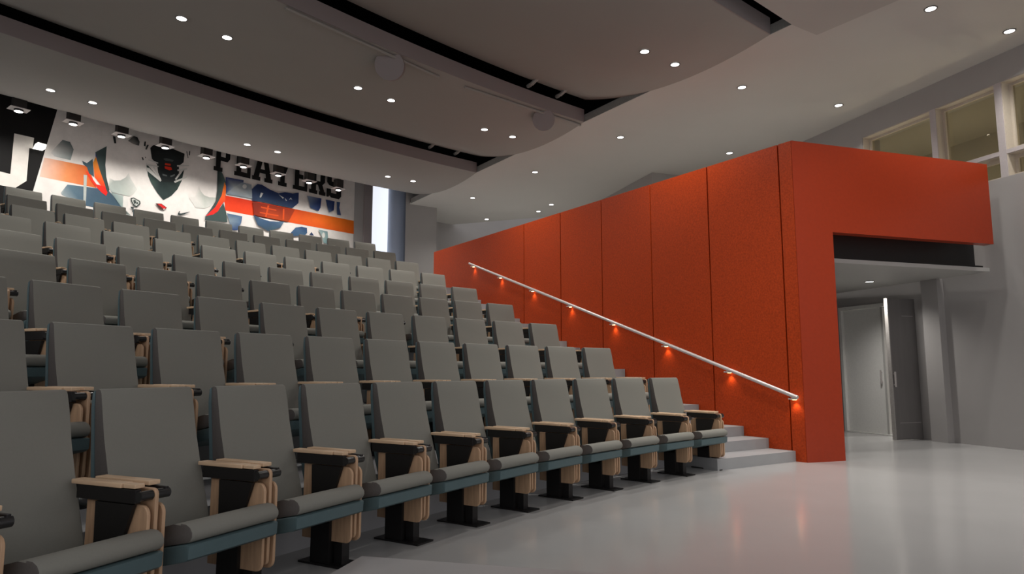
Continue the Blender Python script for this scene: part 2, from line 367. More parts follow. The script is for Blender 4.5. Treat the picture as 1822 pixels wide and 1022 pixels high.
# black plenum above everything
bm = bmesh.new(); prism(bm, [p.to_2d() for p in (W(-12, -4), W(.8, -4), W(.8, 13.5), W(-12, 13.5))], 6.0, 6.1)
tag(link('ceiling_plenum', bm, M_void), kind='structure')
bm = bmesh.new(); prism(bm, [p.to_2d() for p in (W(.8, -4), W(.85, -4), W(.85, 10.3), W(.8, 10.3))], HCEIL+.031, 6.0)
tag(link('ceiling_plenum_side', bm, M_void), kind='structure')

# curved ceiling clouds
SLEN = 3.42
prof = lambda s: -.144*s+.0735*s*s
CLOUDS = [('front', .39), ('middle', 3.85), ('rear', 7.24)]
def cloud(nm, c, lab):
    root = empty('ceiling_cloud', W(.262, c, HCEIL)); tag(root, lab, 'ceiling panel', 'curved ceiling panels'); o = root.location
    NW, NS = 36, 20; bm = bmesh.new(); lo = []; hi = []
    for j in range(NS+1):
        s = SLEN*j/NS
        r0 = []; r1 = []
        for i in range(NW+1):
            w = -9.5*(1-i/NW)
            P = W(.262+w, fr(w, c)+s, HCEIL+prof(s))-o
            r0.append(bm.verts.new(P)); r1.append(bm.verts.new(P+Vector((0, 0, .03))))
        lo.append(r0); hi.append(r1)
    for j in range(NS):
        for i in range(NW):
            bm.faces.new((lo[j][i], lo[j][i+1], lo[j+1][i+1], lo[j+1][i])); bm.faces.new((hi[j][i], hi[j+1][i], hi[j+1][i+1], hi[j][i+1]))
    for i in range(NW):
        bm.faces.new((lo[0][i], hi[0][i], hi[0][i+1], lo[0][i+1])); bm.faces.new((lo[NS][i], lo[NS][i+1], hi[NS][i+1], hi[NS][i]))
    for j in range(NS):
        bm.faces.new((lo[j][0], lo[j+1][0], hi[j+1][0], hi[j][0])); bm.faces.new((lo[j][NW], hi[j][NW], hi[j+1][NW], lo[j+1][NW]))
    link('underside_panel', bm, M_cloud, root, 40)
    bm = bmesh.new(); f0 = []; f1 = []
    for i in range(NW+1):
        w = -9.5*(1-i/NW); P = W(.262+w, fr(w, c)-.002, HCEIL)-o
        f0.append(P); f1.append(P+Vector((0, 0, .21)))
    a = [bm.verts.new(p) for p in f0]; b = [bm.verts.new(p) for p in f1]
    a2 = [bm.verts.new(p+WD*-.015) for p in f0]; b2 = [bm.verts.new(p+WD*-.015) for p in f1]
    for i in range(NW):
        for q in ((a[i], a[i+1], b[i+1], b[i]), (a2[i], b2[i], b2[i+1], a2[i+1]), (a[i], a2[i], a2[i+1], a[i+1]), (b[i], b[i+1], b2[i+1], b2[i])): bm.faces.new(q)
    bm.faces.new((a[0], b[0], b2[0], a2[0])); bm.faces.new((a[-1], a2[-1], b2[-1], b[-1]))
    link('front_fascia', bm, M_fascia, root, 40)
    return root
labs = ['grey curved ceiling panel nearest the stage, above the orange corner', 'grey curved ceiling panel in the middle, carrying two track speakers', 'grey curved ceiling panel at the rear, in front of the mural']
for (nm, c), l in zip(CLOUDS, labs): cloud(nm, c, l)
# hanger struts across the gaps
for k, (c, wl) in enumerate(((3.85, (-.55, -1.15)), (7.24, (-.5, -1.1)))):
    for j, w in enumerate(wl):
        bm = bmesh.new(); p = W(.262+w, fr(w, c)-.05, HCEIL+.30); q = W(.262+w, fr(w, c)-.32, HCEIL+.36)
        cyl(bm, p, q, .03, 8); cyl(bm, p+WD*.03, W(.262+w, fr(w, c)+.05, HCEIL+.30), .03, 8)
        lb = ['between front and middle ceiling panels', 'between middle and rear ceiling panels'][k]
        tag(link('hanger_strut', bm, M_strut), 'grey strut in the gap %s, %s' % (lb, ['nearer the wall', 'farther from it'][j]), 'strut')

def on_cloud(x, y, c):
    z = HCEIL-.05
    for _ in range(30):
        P = at_z(x, y, z); off = (P-A).dot(WN); al = (P-A).dot(WD); s = al-fr(off-.262, c)
        z = .5*z+.5*(HCEIL+prof(max(0, min(SLEN, s))))
    return at_z(x, y, z), s

# ------------------------------------------------------------------ downlights
def lamp(P, energy, size=95, r=.06, aim=None):
    L = bpy.data.lights.new('downlight_beam', 'SPOT'); L.energy = energy; L.spot_size = math.radians(size); L.spot_blend = 1
    L.color = (1, .965, .92); L.shadow_soft_size = r
    lo = bpy.data.objects.new('downlight_beam', L); C.objects.link(lo); lo.location = P
    if aim is not None: lo.rotation_euler = (-aim).to_track_quat('Z', 'Y').to_euler()
DL = {}
def downlight(P, label, group, energy=100, r=.052, tilt=None, beam=True, size=155):
    t = empty('ceiling_downlight', P); tag(t, label, 'ceiling light', group)
    if tilt is not None: t.rotation_euler = tilt
    if r not in DL:
        bm = bmesh.new(); n = 24
        prof_ = [(r*1.02, -.004), (r*1.25, -.007), (r*1.28, 0.0), (r*1.02, .004)]
        vs = [[bm.verts.new((a*math.cos(2*PI*i/n), a*math.sin(2*PI*i/n), z)) for a, z in prof_] for i in range(n)]
        for i in range(n):
            for j in range(4): bm.faces.new((vs[i][j], vs[(i+1) % n][j], vs[(i+1) % n][(j+1) % 4], vs[i][(j+1) % 4]))
        a = link('trim_ring', bm, M_ring, t, 40)
        bm = bmesh.new(); cyl(bm, (0, 0, -.003), (0, 0, .003), r*1.02, 24); b = link('lens', bm, M_lens, t)
        DL[r] = (a, b)
    else:
        for s in DL[r]: c = s.copy(); C.objects.link(c); c.parent = t
    if beam: lamp(P+Vector((0, 0, -.03)), energy, size)
G = 'recessed round downlights in the ceiling'
def cl(x, y, c, lab):
    en = {.39: 100, 3.85: 72, 7.24: 40}[c]
    P, s = on_cloud(x, y, c); sl = math.atan(-.144+2*.0735*s)
    nrm = (Vector((0, 0, 1))-WD*math.tan(sl)).normalized()
    downlight(P-nrm*.006, lab, G, energy=en, tilt=nrm.to_track_quat('Z', 'Y').to_euler())
cl(1147, 91, .39, 'round downlight in the front curved panel, lamp farther from the orange wall')
cl(1201, 114, .39, 'round downlight in the front curved panel, lamp nearer the orange wall')
for k, (x, y, l) in enumerate(((862, 230, 'pair beside the flat ceiling, upper lamp'), (912, 243, 'pair beside the flat ceiling, lower lamp'), (637, 156, 'pair beside the larger track speaker, upper lamp'),
        (696, 178, 'pair beside the larger track speaker, lower lamp'), (323, 32, 'pair farthest from the orange wall, upper lamp'), (404, 66, 'pair farthest from the orange wall, lower lamp'))):
    cl(x, y, 3.85, 'downlight in the middle curved panel, '+l)
for k, (x, y, l) in enumerate(((690, 314, 'pair nearest the tall window, upper lamp'), (735, 322, 'pair nearest the tall window, lower lamp'), (440, 257, 'pair halfway along it, upper lamp'),
        (494, 270, 'pair halfway along it, lower lamp'), (90, 160, 'pair near the mural white letter, upper lamp'), (165, 182, 'pair near the mural white letter, lower lamp'))):
    cl(x, y, 7.24, 'downlight in the rear curved panel, '+l)
for x, y, l in ((1656, 15, 'nearer the stage soffit corner, front pair'), (1796, 55, 'nearer the clerestory windows, front pair'), (1320, 155, 'above the front end of the orange wall'), (1492, 187, 'by the clerestory windows, above the lintel'),
        (1104, 244, 'close to the middle curved panel'), (1298, 272, 'just above the top edge of the orange wall'), (952, 306, 'close to the gap of the rear curved panel'),
        (841, 352, 'in the rear strip by the stairhead wall'), (981, 364, 'over the orange wall, larger of two'), (958, 376, 'over the orange wall, smaller of two'), (866, 390, 'farthest of all, before the recess wall')):
    downlight(at_z(x, y, HCEIL)-Vector((0, 0, .004)), 'round downlight in the flat ceiling '+l, G, energy=105 if y < 300 else 95, size=128)
# beams of the lamps that hang above the stage, out of the frame
for x, y, l in ((1.7, 6.0, 'above the foot of the stairs'), (3.4, 6.0, 'above the floor before the orange post'), (5.2, 5.8, 'above the floor near the right wall'), (-4.5, 4.6, 'above the far end of the front row')):
    downlight(Vector((x, y, HCEIL-.012)), 'round downlight in the stage soffit '+l, 'stage soffit downlights', energy=190, size=100)
downlight(at_z(1547, 501, 2.175)-Vector((0, 0, .004)), 'round downlight in the low corridor ceiling behind the orange portal', G, energy=62, size=135)
for x in (7.9, 8.5):
    P = Rw(x, RP+.9, 2.59); lamp(P, 110, 160)
for al in (4.6, 6.2, 7.8, 9.4, 11):  # unseen point lights added low down to brighten the upper room
    L = bpy.data.lights.new('upper_room_fill', 'POINT'); L.energy = 16; L.color = (1, .93, .8); L.shadow_soft_size = .05
    lo = bpy.data.objects.new('upper_room_fill', L); C.objects.link(lo); lo.location = Rw(al, RP+1.2, 3.3)
for q in ((1624, 211), (1762, 240)):
    P = at_z(*q, 4.715); d = (P.dot(RN)-RP)
    downlight(P, 'faint round lamp in the upper room, seen through the %s clerestory pane' % ('first' if q[0] < 1700 else 'second'), 'upper room lamps', beam=False)

# wall washers over the mural
PL = {}
wl = ['over the black part of the mural', 'over the slanted edge of the mural', 'over the left shoulder of the mural player', 'over the helmet of the mural player', 'over the right shoulder of the mural player',
      'over the letter L of the mural', 'over the letter Y of the mural', 'over the letter R of the mural', 'over the last letter of the mural']
for k, q in enumerate(((33, 199), (130, 222), (216, 244), (294, 264), (367, 282), (433, 298), (495, 313), (550, 326), (602, 339))):
    P = at_z(q[0], q[1], HCEIL); t = empty('mural_downlight', P, -math.radians(38.85)+PI/2)
    tag(t, 'small hanging downlight with square plate '+wl[k], 'ceiling light', 'row of downlights before the mural')
    if not PL:
        bm = bmesh.new(); box(bm, -.13, .13, -.10, .10, .035, .045); PL['plate'] = link('square_plate', bm, M_plate, t)
        bm = bmesh.new(); cyl(bm, (0, 0, .004), (0, 0, .035), .062, 24); PL['ring'] = link('trim_ring', bm, M_can, t)
        bm = bmesh.new(); cyl(bm, (0, 0, .0), (0, 0, .004), .056, 24); PL['lens'] = link('lens', bm, M_lens, t)
        bm = bmesh.new(); box(bm, -.085, .085, -.065, .065, .045, .24); box(bm, -.02, .02, -.02, .02, .24, 1.1); PL['can'] = link('housing', bm, M_can, t)
    else:
        for s in PL.values(): c = s.copy(); C.objects.link(c); c.parent = t
    lamp(P+Vector((0, 0, -.03)), 56, 146, aim=(MN*.12+Vector((0, 0, -1))))
for s in (.9, 1.7, 2.4):
    lamp(Mw(s, HCEIL-.03, .72), 56, 146, aim=(MN*.12+Vector((0, 0, -1))))

# ceiling track speakers on the middle panel
def track(x0, y0, x1, y1, sx, sy, r, lab):
    z = HCEIL-.03; p = at_z(x0, y0, z); q = at_z(x1, y1, z); s = at_z(sx, sy, HCEIL-.10)
    t = empty('track_speaker', s); tag(t, lab, 'speaker', 'ceiling track speakers')
    bm = bmesh.new(); cyl(bm, p-s, q-s, .018, 8); link('track_rail', bm, M_cloud, t, 40)
    d = (Vector((0, 0, HCEIL))-s); d.z = -.6; d = Vector((d.x*.25, d.y, 0)).normalized()*.9+Vector((0, 0, -.35)); d.normalize()
    bm = bmesh.new(); cyl(bm, -d*.09, d*.07, r, 36); link('drum', bm, M_fascia, t, 40)
    bm = bmesh.new(); cyl(bm, (0, 0, .0), (0, 0, .20), .03, 12); link('stem', bm, M_cloud, t, 40)
track(508, 14, 780, 137, 694, 117, .185, 'grey drum speaker on a ceiling track, the larger one nearer the seats')
track(827, 155, 1033, 223, 967, 213, .17, 'grey drum speaker on a ceiling track, the smaller one by the flat ceiling')

# ================================================================== MURAL
mu = empty('wall_mural', Mw(6, 2.6)); tag(mu, 'printed sports mural of a helmeted player with an orange stripe behind the seats', 'mural')
MO = mu.location.copy()
layer = [0]
def colf(c): return srgb(*c)
def poly(name, pts, cols, bm=None, parent=mu, depth=None):
    """pts: (s, z) on the mural wall"""
    layer[0] += 1; d = depth if depth is not None else .012+.0004*layer[0]
    bm = bmesh.new(); vs = [bm.verts.new(Mw(s, z, d)-MO) for s, z in pts]
    bm.faces.new(vs); bm.normal_update(); bmesh.ops.triangulate(bm, faces=bm.faces)
    me = bpy.data.meshes.new(name); bm.to_mesh(me); bm.free()
    at = me.color_attributes.new('Col', 'FLOAT_COLOR', 'POINT')
    if not isinstance(cols, list): cols = [cols]*len(pts)
    for i, c in enumerate(cols): at.data[i].color = colf(c)
    me.materials.append(M_mural); o = bpy.data.objects.new(name, me); C.objects.link(o); o.parent = parent
    return o
def px(pts, ox, oy, sc):
    out = []
    for x, y in pts:
        P = at_plane(ox+x/sc, oy+y/sc, Mw(0, 0, .03), MN); out.append((P.dot(MD), P.z))
    return out
m1 = lambda p: px(p, 0, 160, 4.647)
m2 = lambda p: px(p, 200, 220, 5.38)
m3 = lambda p: px(p, 370, 260, 5.11)
sx_ = m1([(462, 213)])[0]; sb_ = m1([(275, 838)])[0]
k_ = (sx_[0]-sb_[0])/(sx_[1]-sb_[1])
sat = lambda z: sb_[0]+k_*(z-sb_[1])
SR = m3([(1330, 700)])[0][0]
WHT = (214, 208, 202)
poly('white_backdrop', [(sat(2.6), 2.6), (SR, 2.6), (SR, 5.95), (sat(5.95), 5.95)], WHT)
poly('black_field', [(-3.5, 2.6), (sat(2.6), 2.6), (sat(5.95), 5.95), (-3.5, 5.95)], (16, 15, 14))
poly('white_letter', m1([(121, 358), (285, 395), (272, 485), (245, 480), (222, 752), (132, 808), (30, 792), (-420, 700), (-500, 610), (-480, 240), (-330, 270), (-335, 540), (-290, 600), (88, 695)]), (212, 206, 198))
poly('orange_stripe', m1([(370, 558), (560, 596), (540, 758), (330, 715)]), [(212, 176, 158), (212, 130, 80), (214, 135, 85), (212, 182, 165)])
poly('orange_stripe', m1([(560, 596), (730, 630), (800, 810), (540, 758)]), [(212, 130, 80), (196, 88, 30), (196, 85, 35), (214, 135, 85)])
poly('orange_stripe', m3([(150, 446), (620, 538), (620, 672), (160, 585)]), [(205, 48, 18), (196, 52, 22), (206, 70, 25), (214, 60, 22)])
poly('orange_stripe', m3([(620, 538), (1330, 680), (1330, 800), (620, 672)]), [(196, 52, 22), (214, 108, 22), (206, 92, 22), (206, 70, 25)])
GB = (128, 134, 132)
poly('grey_smudge', m1([(455, 480), (520, 412), (582, 430), (612, 492), (586, 580), (455, 550), (420, 520)]), [(190, 188, 184), (100, 108, 108), (80, 90, 90), (120, 126, 124), (130, 140, 138), (185, 185, 182), (205, 200, 196)])
poly('blue_smudge', m1([(505, 850), (560, 782), (800, 812), (905, 835), (1005, 960), (1040, 1020), (700, 955), (515, 868)]), [(170, 176, 174), (90, 112, 124), (62, 80, 96), (54, 74, 88), (58, 78, 92), (60, 85, 95), (70, 92, 108), (140, 150, 152)])
poly('pale_streak', m1([(695, 700), (722, 705), (712, 952), (692, 945)]), (168, 172, 166))
poly('sleeve', m1([(790, 515), (885, 465), (874, 620), (882, 720), (908, 828), (890, 850), (830, 700)]), [(70, 84, 84), (60, 74, 72), (52, 66, 64), (48, 62, 60), (48, 62, 60), (50, 64, 62), (56, 70, 68)])
poly('sleeve', m1([(682, 585), (720, 605), (768, 570), (780, 720), (740, 690), (722, 640), (690, 612)]), (56, 78, 88))
poly('sleeve_stripe', m1([(792, 520), (803, 565), (822, 640), (812, 640), (792, 560)]), (40, 58, 140))
poly('sleeve_stripe', m1([(796, 548), (826, 660), (872, 790), (882, 850), (785, 722), (772, 600)]), [(200, 130, 40), (220, 120, 40), (222, 60, 30), (222, 40, 26), (220, 80, 30), (205, 125, 40)])
poly('sleeve_stripe', m1([(706, 665), (730, 680), (800, 780), (870, 800), (892, 850), (880, 876), (840, 846), (760, 760)]), [(230, 60, 24), (226, 55, 22), (222, 44, 24), (218, 34, 24), (208, 30, 26), (200, 28, 26), (214, 34, 24), (224, 48, 24)])
SH = (168, 172, 164)
poly('jersey_shading', m2([(-25, 520), (20, 545), (80, 543), (130, 515), (160, 470), (175, 520), (240, 630), (205, 675), (160, 695), (60, 672), (-10, 655), (-30, 600)]),
     [(205, 200, 194), (150, 156, 150), (150, 156, 150), (165, 168, 162), (204, 200, 194), (190, 190, 184), (196, 196, 190), (186, 188, 180), (176, 180, 172), (156, 164, 158), (140, 152, 148), (160, 166, 160)])
poly('jersey_shading', m2([(830, 600), (852, 650), (880, 685), (930, 705), (1000, 708), (996, 740), (940, 790), (890, 812), (800, 806), (735, 705), (790, 700)]),
     [(206, 200, 194), (176, 178, 170), (160, 164, 156), (158, 162, 154), (170, 174, 166), (180, 182, 174), (190, 190, 184), (186, 188, 180), (190, 190, 184), (206, 202, 196), (206, 202, 196)])
poly('jersey_shading', m2([(-10, 660), (110, 690), (100, 800), (150, 880), (180, 880), (130, 860)]), [(120, 138, 136), (160, 168, 162), (130, 146, 142), (150, 160, 154), (176, 180, 174), (90, 110, 110)])
poly('jersey_shading', m2([(105, 700), (150, 700), (150, 780), (120, 812), (104, 790)]), (206, 204, 198))
DK = (38, 52, 50)
poly('collar', m2([(325, 380), (345, 500), (370, 560), (430, 660), (490, 732), (568, 690), (625, 630), (665, 550), (690, 440), (600, 555), (470, 545)]), [(46, 62, 58), (50, 66, 62), (62, 80, 74), (40, 54, 52), (34, 48, 46), (36, 50, 48), (42, 56, 52), (52, 68, 62), (30, 40, 40), (24, 34, 34), (24, 34, 34)])
poly('helmet_opening', m2([(365, 232), (395, 205), (520, 215), (694, 288), (684, 370), (640, 405), (640, 480), (600, 560), (480, 560), (440, 470), (430, 390), (380, 335)]), [(18, 20, 20)]*4+[(26, 30, 30), (34, 40, 40), (24, 30, 30), (22, 28, 28), (22, 28, 28), (24, 30, 30), (28, 34, 34), (24, 28, 28)])
poly('face_highlight', m2([(490, 335), (520, 330), (590, 350), (580, 364), (510, 356)]), (70, 76, 74))
poly('face_highlight', m2([(480, 480), (525, 492), (525, 506), (485, 498)]), (92, 98, 96))
poly('face_highlight', m2([(555, 500), (600, 482), (598, 500), (560, 512)]), (92, 98, 96))
BAR = (190, 188, 182)
for q in ([(345, 340), (440, 372), (440, 384), (345, 352)], [(325, 385), (445, 405), (442, 416), (322, 398)], [(330, 420), (355, 425), (470, 540), (462, 556), (332, 450)], [(388, 415), (402, 410), (450, 500), (440, 505)],
          [(590, 552), (712, 505), (712, 520), (600, 568)], [(620, 398), (735, 396), (735, 406), (622, 412)], [(622, 440), (715, 425), (718, 438), (626, 455)], [(600, 530), (665, 440), (678, 445), (612, 540)]):
    poly('face_bar', m2(q), BAR)
for q in ([(310, 170), (322, 172), (318, 218), (302, 214)], [(335, 200), (350, 204), (330, 250), (316, 246)], [(280, 320), (294, 324), (302, 348), (290, 350)], [(312, 318), (322, 322), (316, 334)], [(738, 262), (746, 264), (742, 306), (732, 300)], [(708, 264), (716, 268), (728, 330), (722, 330)], [(5, 120), (30, 125), (38, 190), (18, 188)]):
    poly('helmet_mark', m2(q), (36, 40, 40))
poly('helmet_mark', m2([(150, 165), (205, 120), (240, 130), (262, 175), (255, 212), (200, 196)]), [(120, 118, 114), (30, 32, 32), (28, 30, 30), (40, 42, 42), (60, 62, 60), (130, 128, 124)])
poly('mouthguard', m2([(505, 378), (560, 386), (558, 404), (503, 396)]), (190, 52, 26))
poly('mouthguard', m2([(500, 408), (562, 416), (572, 442), (545, 448), (503, 430)]), (200, 46, 24))
for q in ([(660, 345), (760, 340)],): pass
# chest marks
poly('crest', m2([(174, 712), (205, 708), (266, 742), (270, 768), (232, 802), (205, 790), (180, 745)]), (52, 60, 58))
poly('crest_inner', m2([(186, 722), (206, 718), (256, 748), (258, 764), (231, 790), (210, 780), (190, 746)]), (176, 178, 172))
poly('crest_inner', m2([(200, 735), (215, 730), (248, 760), (238, 776), (224, 762), (214, 770), (222, 782), (212, 776), (202, 752)]), (56, 64, 62))
poly('crest_inner', m2([(222, 742), (240, 752), (232, 758)]), (176, 178, 172))
poly('crest', m2([(174, 795), (205, 800), (200, 850), (188, 850), (192, 815), (178, 812)]), (52, 62, 62))
poly('collar_badge', m2([(412, 764), (470, 768), (522, 806), (492, 832), (448, 814)]), (70, 44, 40))
poly('collar_badge', m2([(430, 768), (470, 772), (516, 806), (492, 826), (470, 800)]), (196, 34, 34))
poly('collar_badge', m2([(484, 818), (500, 812), (498, 824), (490, 828)]), (206, 200, 196))
poly('swoosh', m2([(640, 838), (648, 842), (640, 858), (655, 862), (700, 852), (748, 844), (690, 868), (650, 880), (630, 876), (626, 862)]), (48, 58, 58))
# right sleeve
poly('sleeve', m2([(1006, 430), (1030, 440), (1060, 490), (1085, 560), (1085, 700), (1060, 760), (985, 800), (890, 885), (940, 820), (990, 740), (1004, 640)]), [(40, 50, 50), (46, 58, 56), (70, 86, 82), (80, 96, 92), (54, 66, 64), (52, 64, 62), (52, 64, 62), (58, 70, 68), (58, 72, 70), (52, 64, 62), (48, 60, 58)])
poly('sleeve', m2([(1062, 760), (1088, 850), (1100, 945), (990, 935), (885, 925), (890, 885), (985, 868), (1035, 800)]), (58, 72, 70))
poly('sleeve_stripe', m2([(1072, 560), (1088, 600), (1080, 740), (1050, 770), (1010, 840), (962, 872), (892, 886), (985, 800), (1045, 690)]), [(206, 120, 40), (214, 110, 40), (218, 70, 28), (222, 50, 24), (218, 40, 26), (212, 34, 28), (196, 30, 40), (222, 44, 26), (220, 90, 34)])
# right-hand artwork
NV = (30, 48, 96)
poly('blue_smudge', m3([(160, 282), (325, 312), (310, 390), (240, 372), (166, 425)]), [(26, 40, 92), (30, 44, 90), (90, 104, 128), (150, 158, 160), (40, 60, 110)])
poly('blue_smudge', m3([(240, 372), (310, 330), (395, 350), (405, 480), (170, 438), (168, 420)]), [(160, 164, 164), (120, 130, 140), (150, 156, 160), (140, 150, 154), (110, 124, 136), (60, 80, 112)])
poly('white_dot', m3([(332+20*math.cos(a*PI/5), 368+20*math.sin(a*PI/5)) for a in range(10)]), (196, 194, 190))
poly('navy_helmet', m3([(398, 392), (450, 345), (490, 352), (560, 395), (640, 430), (700, 420), (770, 432), (825, 424), (822, 520), (765, 566), (640, 540), (480, 505), (402, 500)]), [(44, 58, 92), (30, 44, 84), (30, 42, 80), (34, 48, 92), (38, 54, 92), (30, 44, 88), (34, 50, 90), (30, 46, 88), (40, 56, 92), (38, 54, 84), (40, 58, 80), (44, 62, 84), (36, 46, 70)])
for q in ([(700, 475), (718, 498), (706, 500)], [(735, 490), (752, 468), (766, 492), (752, 482)], [(480, 425), (502, 430), (480, 470), (468, 466)], [(640, 440), (690, 470), (680, 480)]):
    poly('helmet_glint', m3(q), (190, 192, 190))
poly('helmet_shadow', m3([(405, 506), (490, 520), (640, 552), (790, 578), (755, 640), (730, 690), (600, 664), (420, 628)]), [(110, 34, 18), (120, 34, 16), (126, 36, 16), (150, 50, 18), (140, 48, 18), (150, 56, 18), (170, 62, 20), (120, 34, 16)])
for q in ([(480, 550), (620, 580), (620, 590), (480, 562)], [(470, 600), (640, 630), (640, 640), (470, 610)], [(540, 540), (556, 542), (530, 650), (516, 648)], [(680, 570), (694, 572), (690, 670), (676, 668)]):
    poly('face_bar', m3(q), (196, 70, 22))
poly('navy_chin', m3([(410, 625), (470, 655), (560, 685), (690, 690), (655, 745), (600, 760), (545, 775), (450, 718)]), [(46, 60, 76), (60, 84, 110), (54, 78, 106), (80, 104, 124), (58, 80, 102), (60, 84, 96), (50, 70, 84), (52, 76, 100)])
poly('navy_shape', m3([(900, 452), (1030, 478), (1022, 560), (1002, 592), (930, 562)]), [(120, 132, 148), (26, 42, 92), (30, 46, 92), (34, 50, 94), (60, 80, 116)])
poly('navy_shape', m3([(1070, 488), (1150, 504), (1142, 585), (1100, 605), (1085, 560)]), [(40, 56, 100), (24, 40, 92), (28, 44, 92), (100, 116, 136), (60, 78, 112)])
poly('navy_shape', m3([(1168, 508), (1200, 513), (1192, 560), (1208, 632), (1172, 626)]), (50, 70, 108))
poly('blue_smudge', m3([(168, 612), (310, 640), (300, 700), (265, 768), (210, 765), (190, 680)]), [(70, 94, 120), (64, 90, 122), (76, 100, 128), (30, 58, 106), (34, 60, 104), (120, 136, 146)])
poly('navy_chin', m3([(750, 790), (795, 742), (850, 735), (898, 745), (900, 790), (880, 812), (760, 822)]), [(48, 76, 108), (64, 90, 120), (40, 66, 104), (44, 70, 106), (52, 78, 106), (60, 86, 110), (50, 80, 110)])
poly('navy_shape', m3([(918, 806), (940, 783), (962, 818)]), (44, 62, 92))
poly('teal_smudge', m3([(1000, 760), (1085, 778), (1090, 840), (1095, 890), (1050, 885), (1035, 830)]), [(130, 150, 150), (100, 128, 132), (110, 138, 138), (90, 120, 124), (120, 146, 146), (150, 166, 164)])
poly('white_dot', m3([(1048+13*math.cos(a*PI/5), 812+26*math.sin(a*PI/5)) for a in range(10)]), (196, 196, 190))
# lettering PLAYERS in black slab capitals
bl = m3([(232, 275)])[0]; br = m3([(1200, 480)])[0]
LZ = (bl[1]+br[1])/2; LH = .62
GL = {  # polygons in a 0..1 cell (u, v)
 'P': [[(0, 0), (.55, 0), (.55, .14), (.42, .14), (.42, .36), (.85, .36), (1, .48), (1, .88), (.85, 1), (0, 1), (0, .86), (.12, .86), (.12, .14), (0, .14)], [(.42, .5), (.7, .5), (.7, .86), (.42, .86)]],
 'L': [[(0, 0), (1, 0), (1, .36), (.78, .36), (.78, .16), (.42, .16), (.42, .86), (.55, .86), (.55, 1), (0, 1), (0, .86), (.12, .86), (.12, .14), (0, .14)]],
 'A': [[(0, 0), (.40, 0), (.40, .14), (.33, .14), (.36, .28), (.64, .28), (.67, .14), (.60, .14), (.60, 0), (1, 0), (1, .14), (.93, .14), (.68, 1), (.32, 1), (.07, .14), (0, .14)], [(.40, .42), (.60, .42), (.5, .78)]],
 'Y': [[(.22, 0), (.78, 0), (.78, .14), (.65, .14), (.65, .4), (.92, .86), (1, .86), (1, 1), (.6, 1), (.6, .86), (.64, .86), (.5, .58), (.36, .86), (.4, .86), (.4, 1), (0, 1), (0, .86), (.08, .86), (.35, .4), (.35, .14), (.22, .14)]],
 'E': [[(0, 0), (1, 0), (1, .34), (.8, .34), (.8, .16), (.42, .16), (.42, .42), (.7, .42), (.7, .58), (.42, .58), (.42, .84), (.8, .84), (.8, .68), (1, .68), (1, 1), (0, 1), (0, .86), (.12, .86), (.12, .14), (0, .14)]],
 'R': [[(0, 0), (.5, 0), (.5, .14), (.42, .14), (.42, .36), (.52, .36), (.66, .14), (.6, .14), (.6, 0), (1, 0), (1, .14), (.94, .14), (.8, .38), (.96, .5), (.96, .88), (.82, 1), (0, 1), (0, .86), (.12, .86), (.12, .14), (0, .14)], [(.42, .5), (.66, .5), (.66, .86), (.42, .86)]],
 'S': [[(0, .0), (.12, .0), (.2, .06), (.3, 0), (.85, 0), (1, .12), (1, .46), (.86, .58), (.34, .62), (.34, .82), (.68, .82), (.68, .7), (.94, .7), (.94, 1), (.82, 1), (.76, .95), (.66, 1), (.16, 1), (.02, .88), (.02, .56), (.16, .45), (.66, .41), (.66, .18), (.3, .18), (.3, .32), (0, .32)]]}
ends = [(45, 190), (232, 380), (395, 580), (600, 740), (765, 897), (913, 1062), (1072, 1205)]
for ch, (x0, x1) in zip('PLAYERS', ends):
    yb = lambda x: 275+(x-232)*.2125
    s0 = m3([(x0, yb(x0))])[0][0]; s1 = m3([(x1, yb(x1))])[0][0]
    g = GL[ch]; outer = poly('letter', [(s0+(s1-s0)*u, LZ+LH*v) for u, v in g[0]], (22, 23, 22), depth=.052)
    for hole in g[1:]:
        poly('letter_counter', [(s0+(s1-s0)*u, LZ+LH*v) for u, v in hole], WHT, parent=mu, depth=.053)
# small wall lamp beside the white letter
wp = m1([(270, 487), (352, 503), (364, 466), (292, 446)]); s0 = wp[0][0]
bm = bmesh.new(); pts = [Mw(s, z, .16) for s, z in wp]; hexa(bm, [p-pts[0] for p in pts], [p-pts[0]-MN*-.14 for p in pts])
o = link('wall_lamp', bm, M_glow); o.location = pts[0]; tag(o, 'small bright box lamp on the mural wall beside the white letter', 'wall lamp')

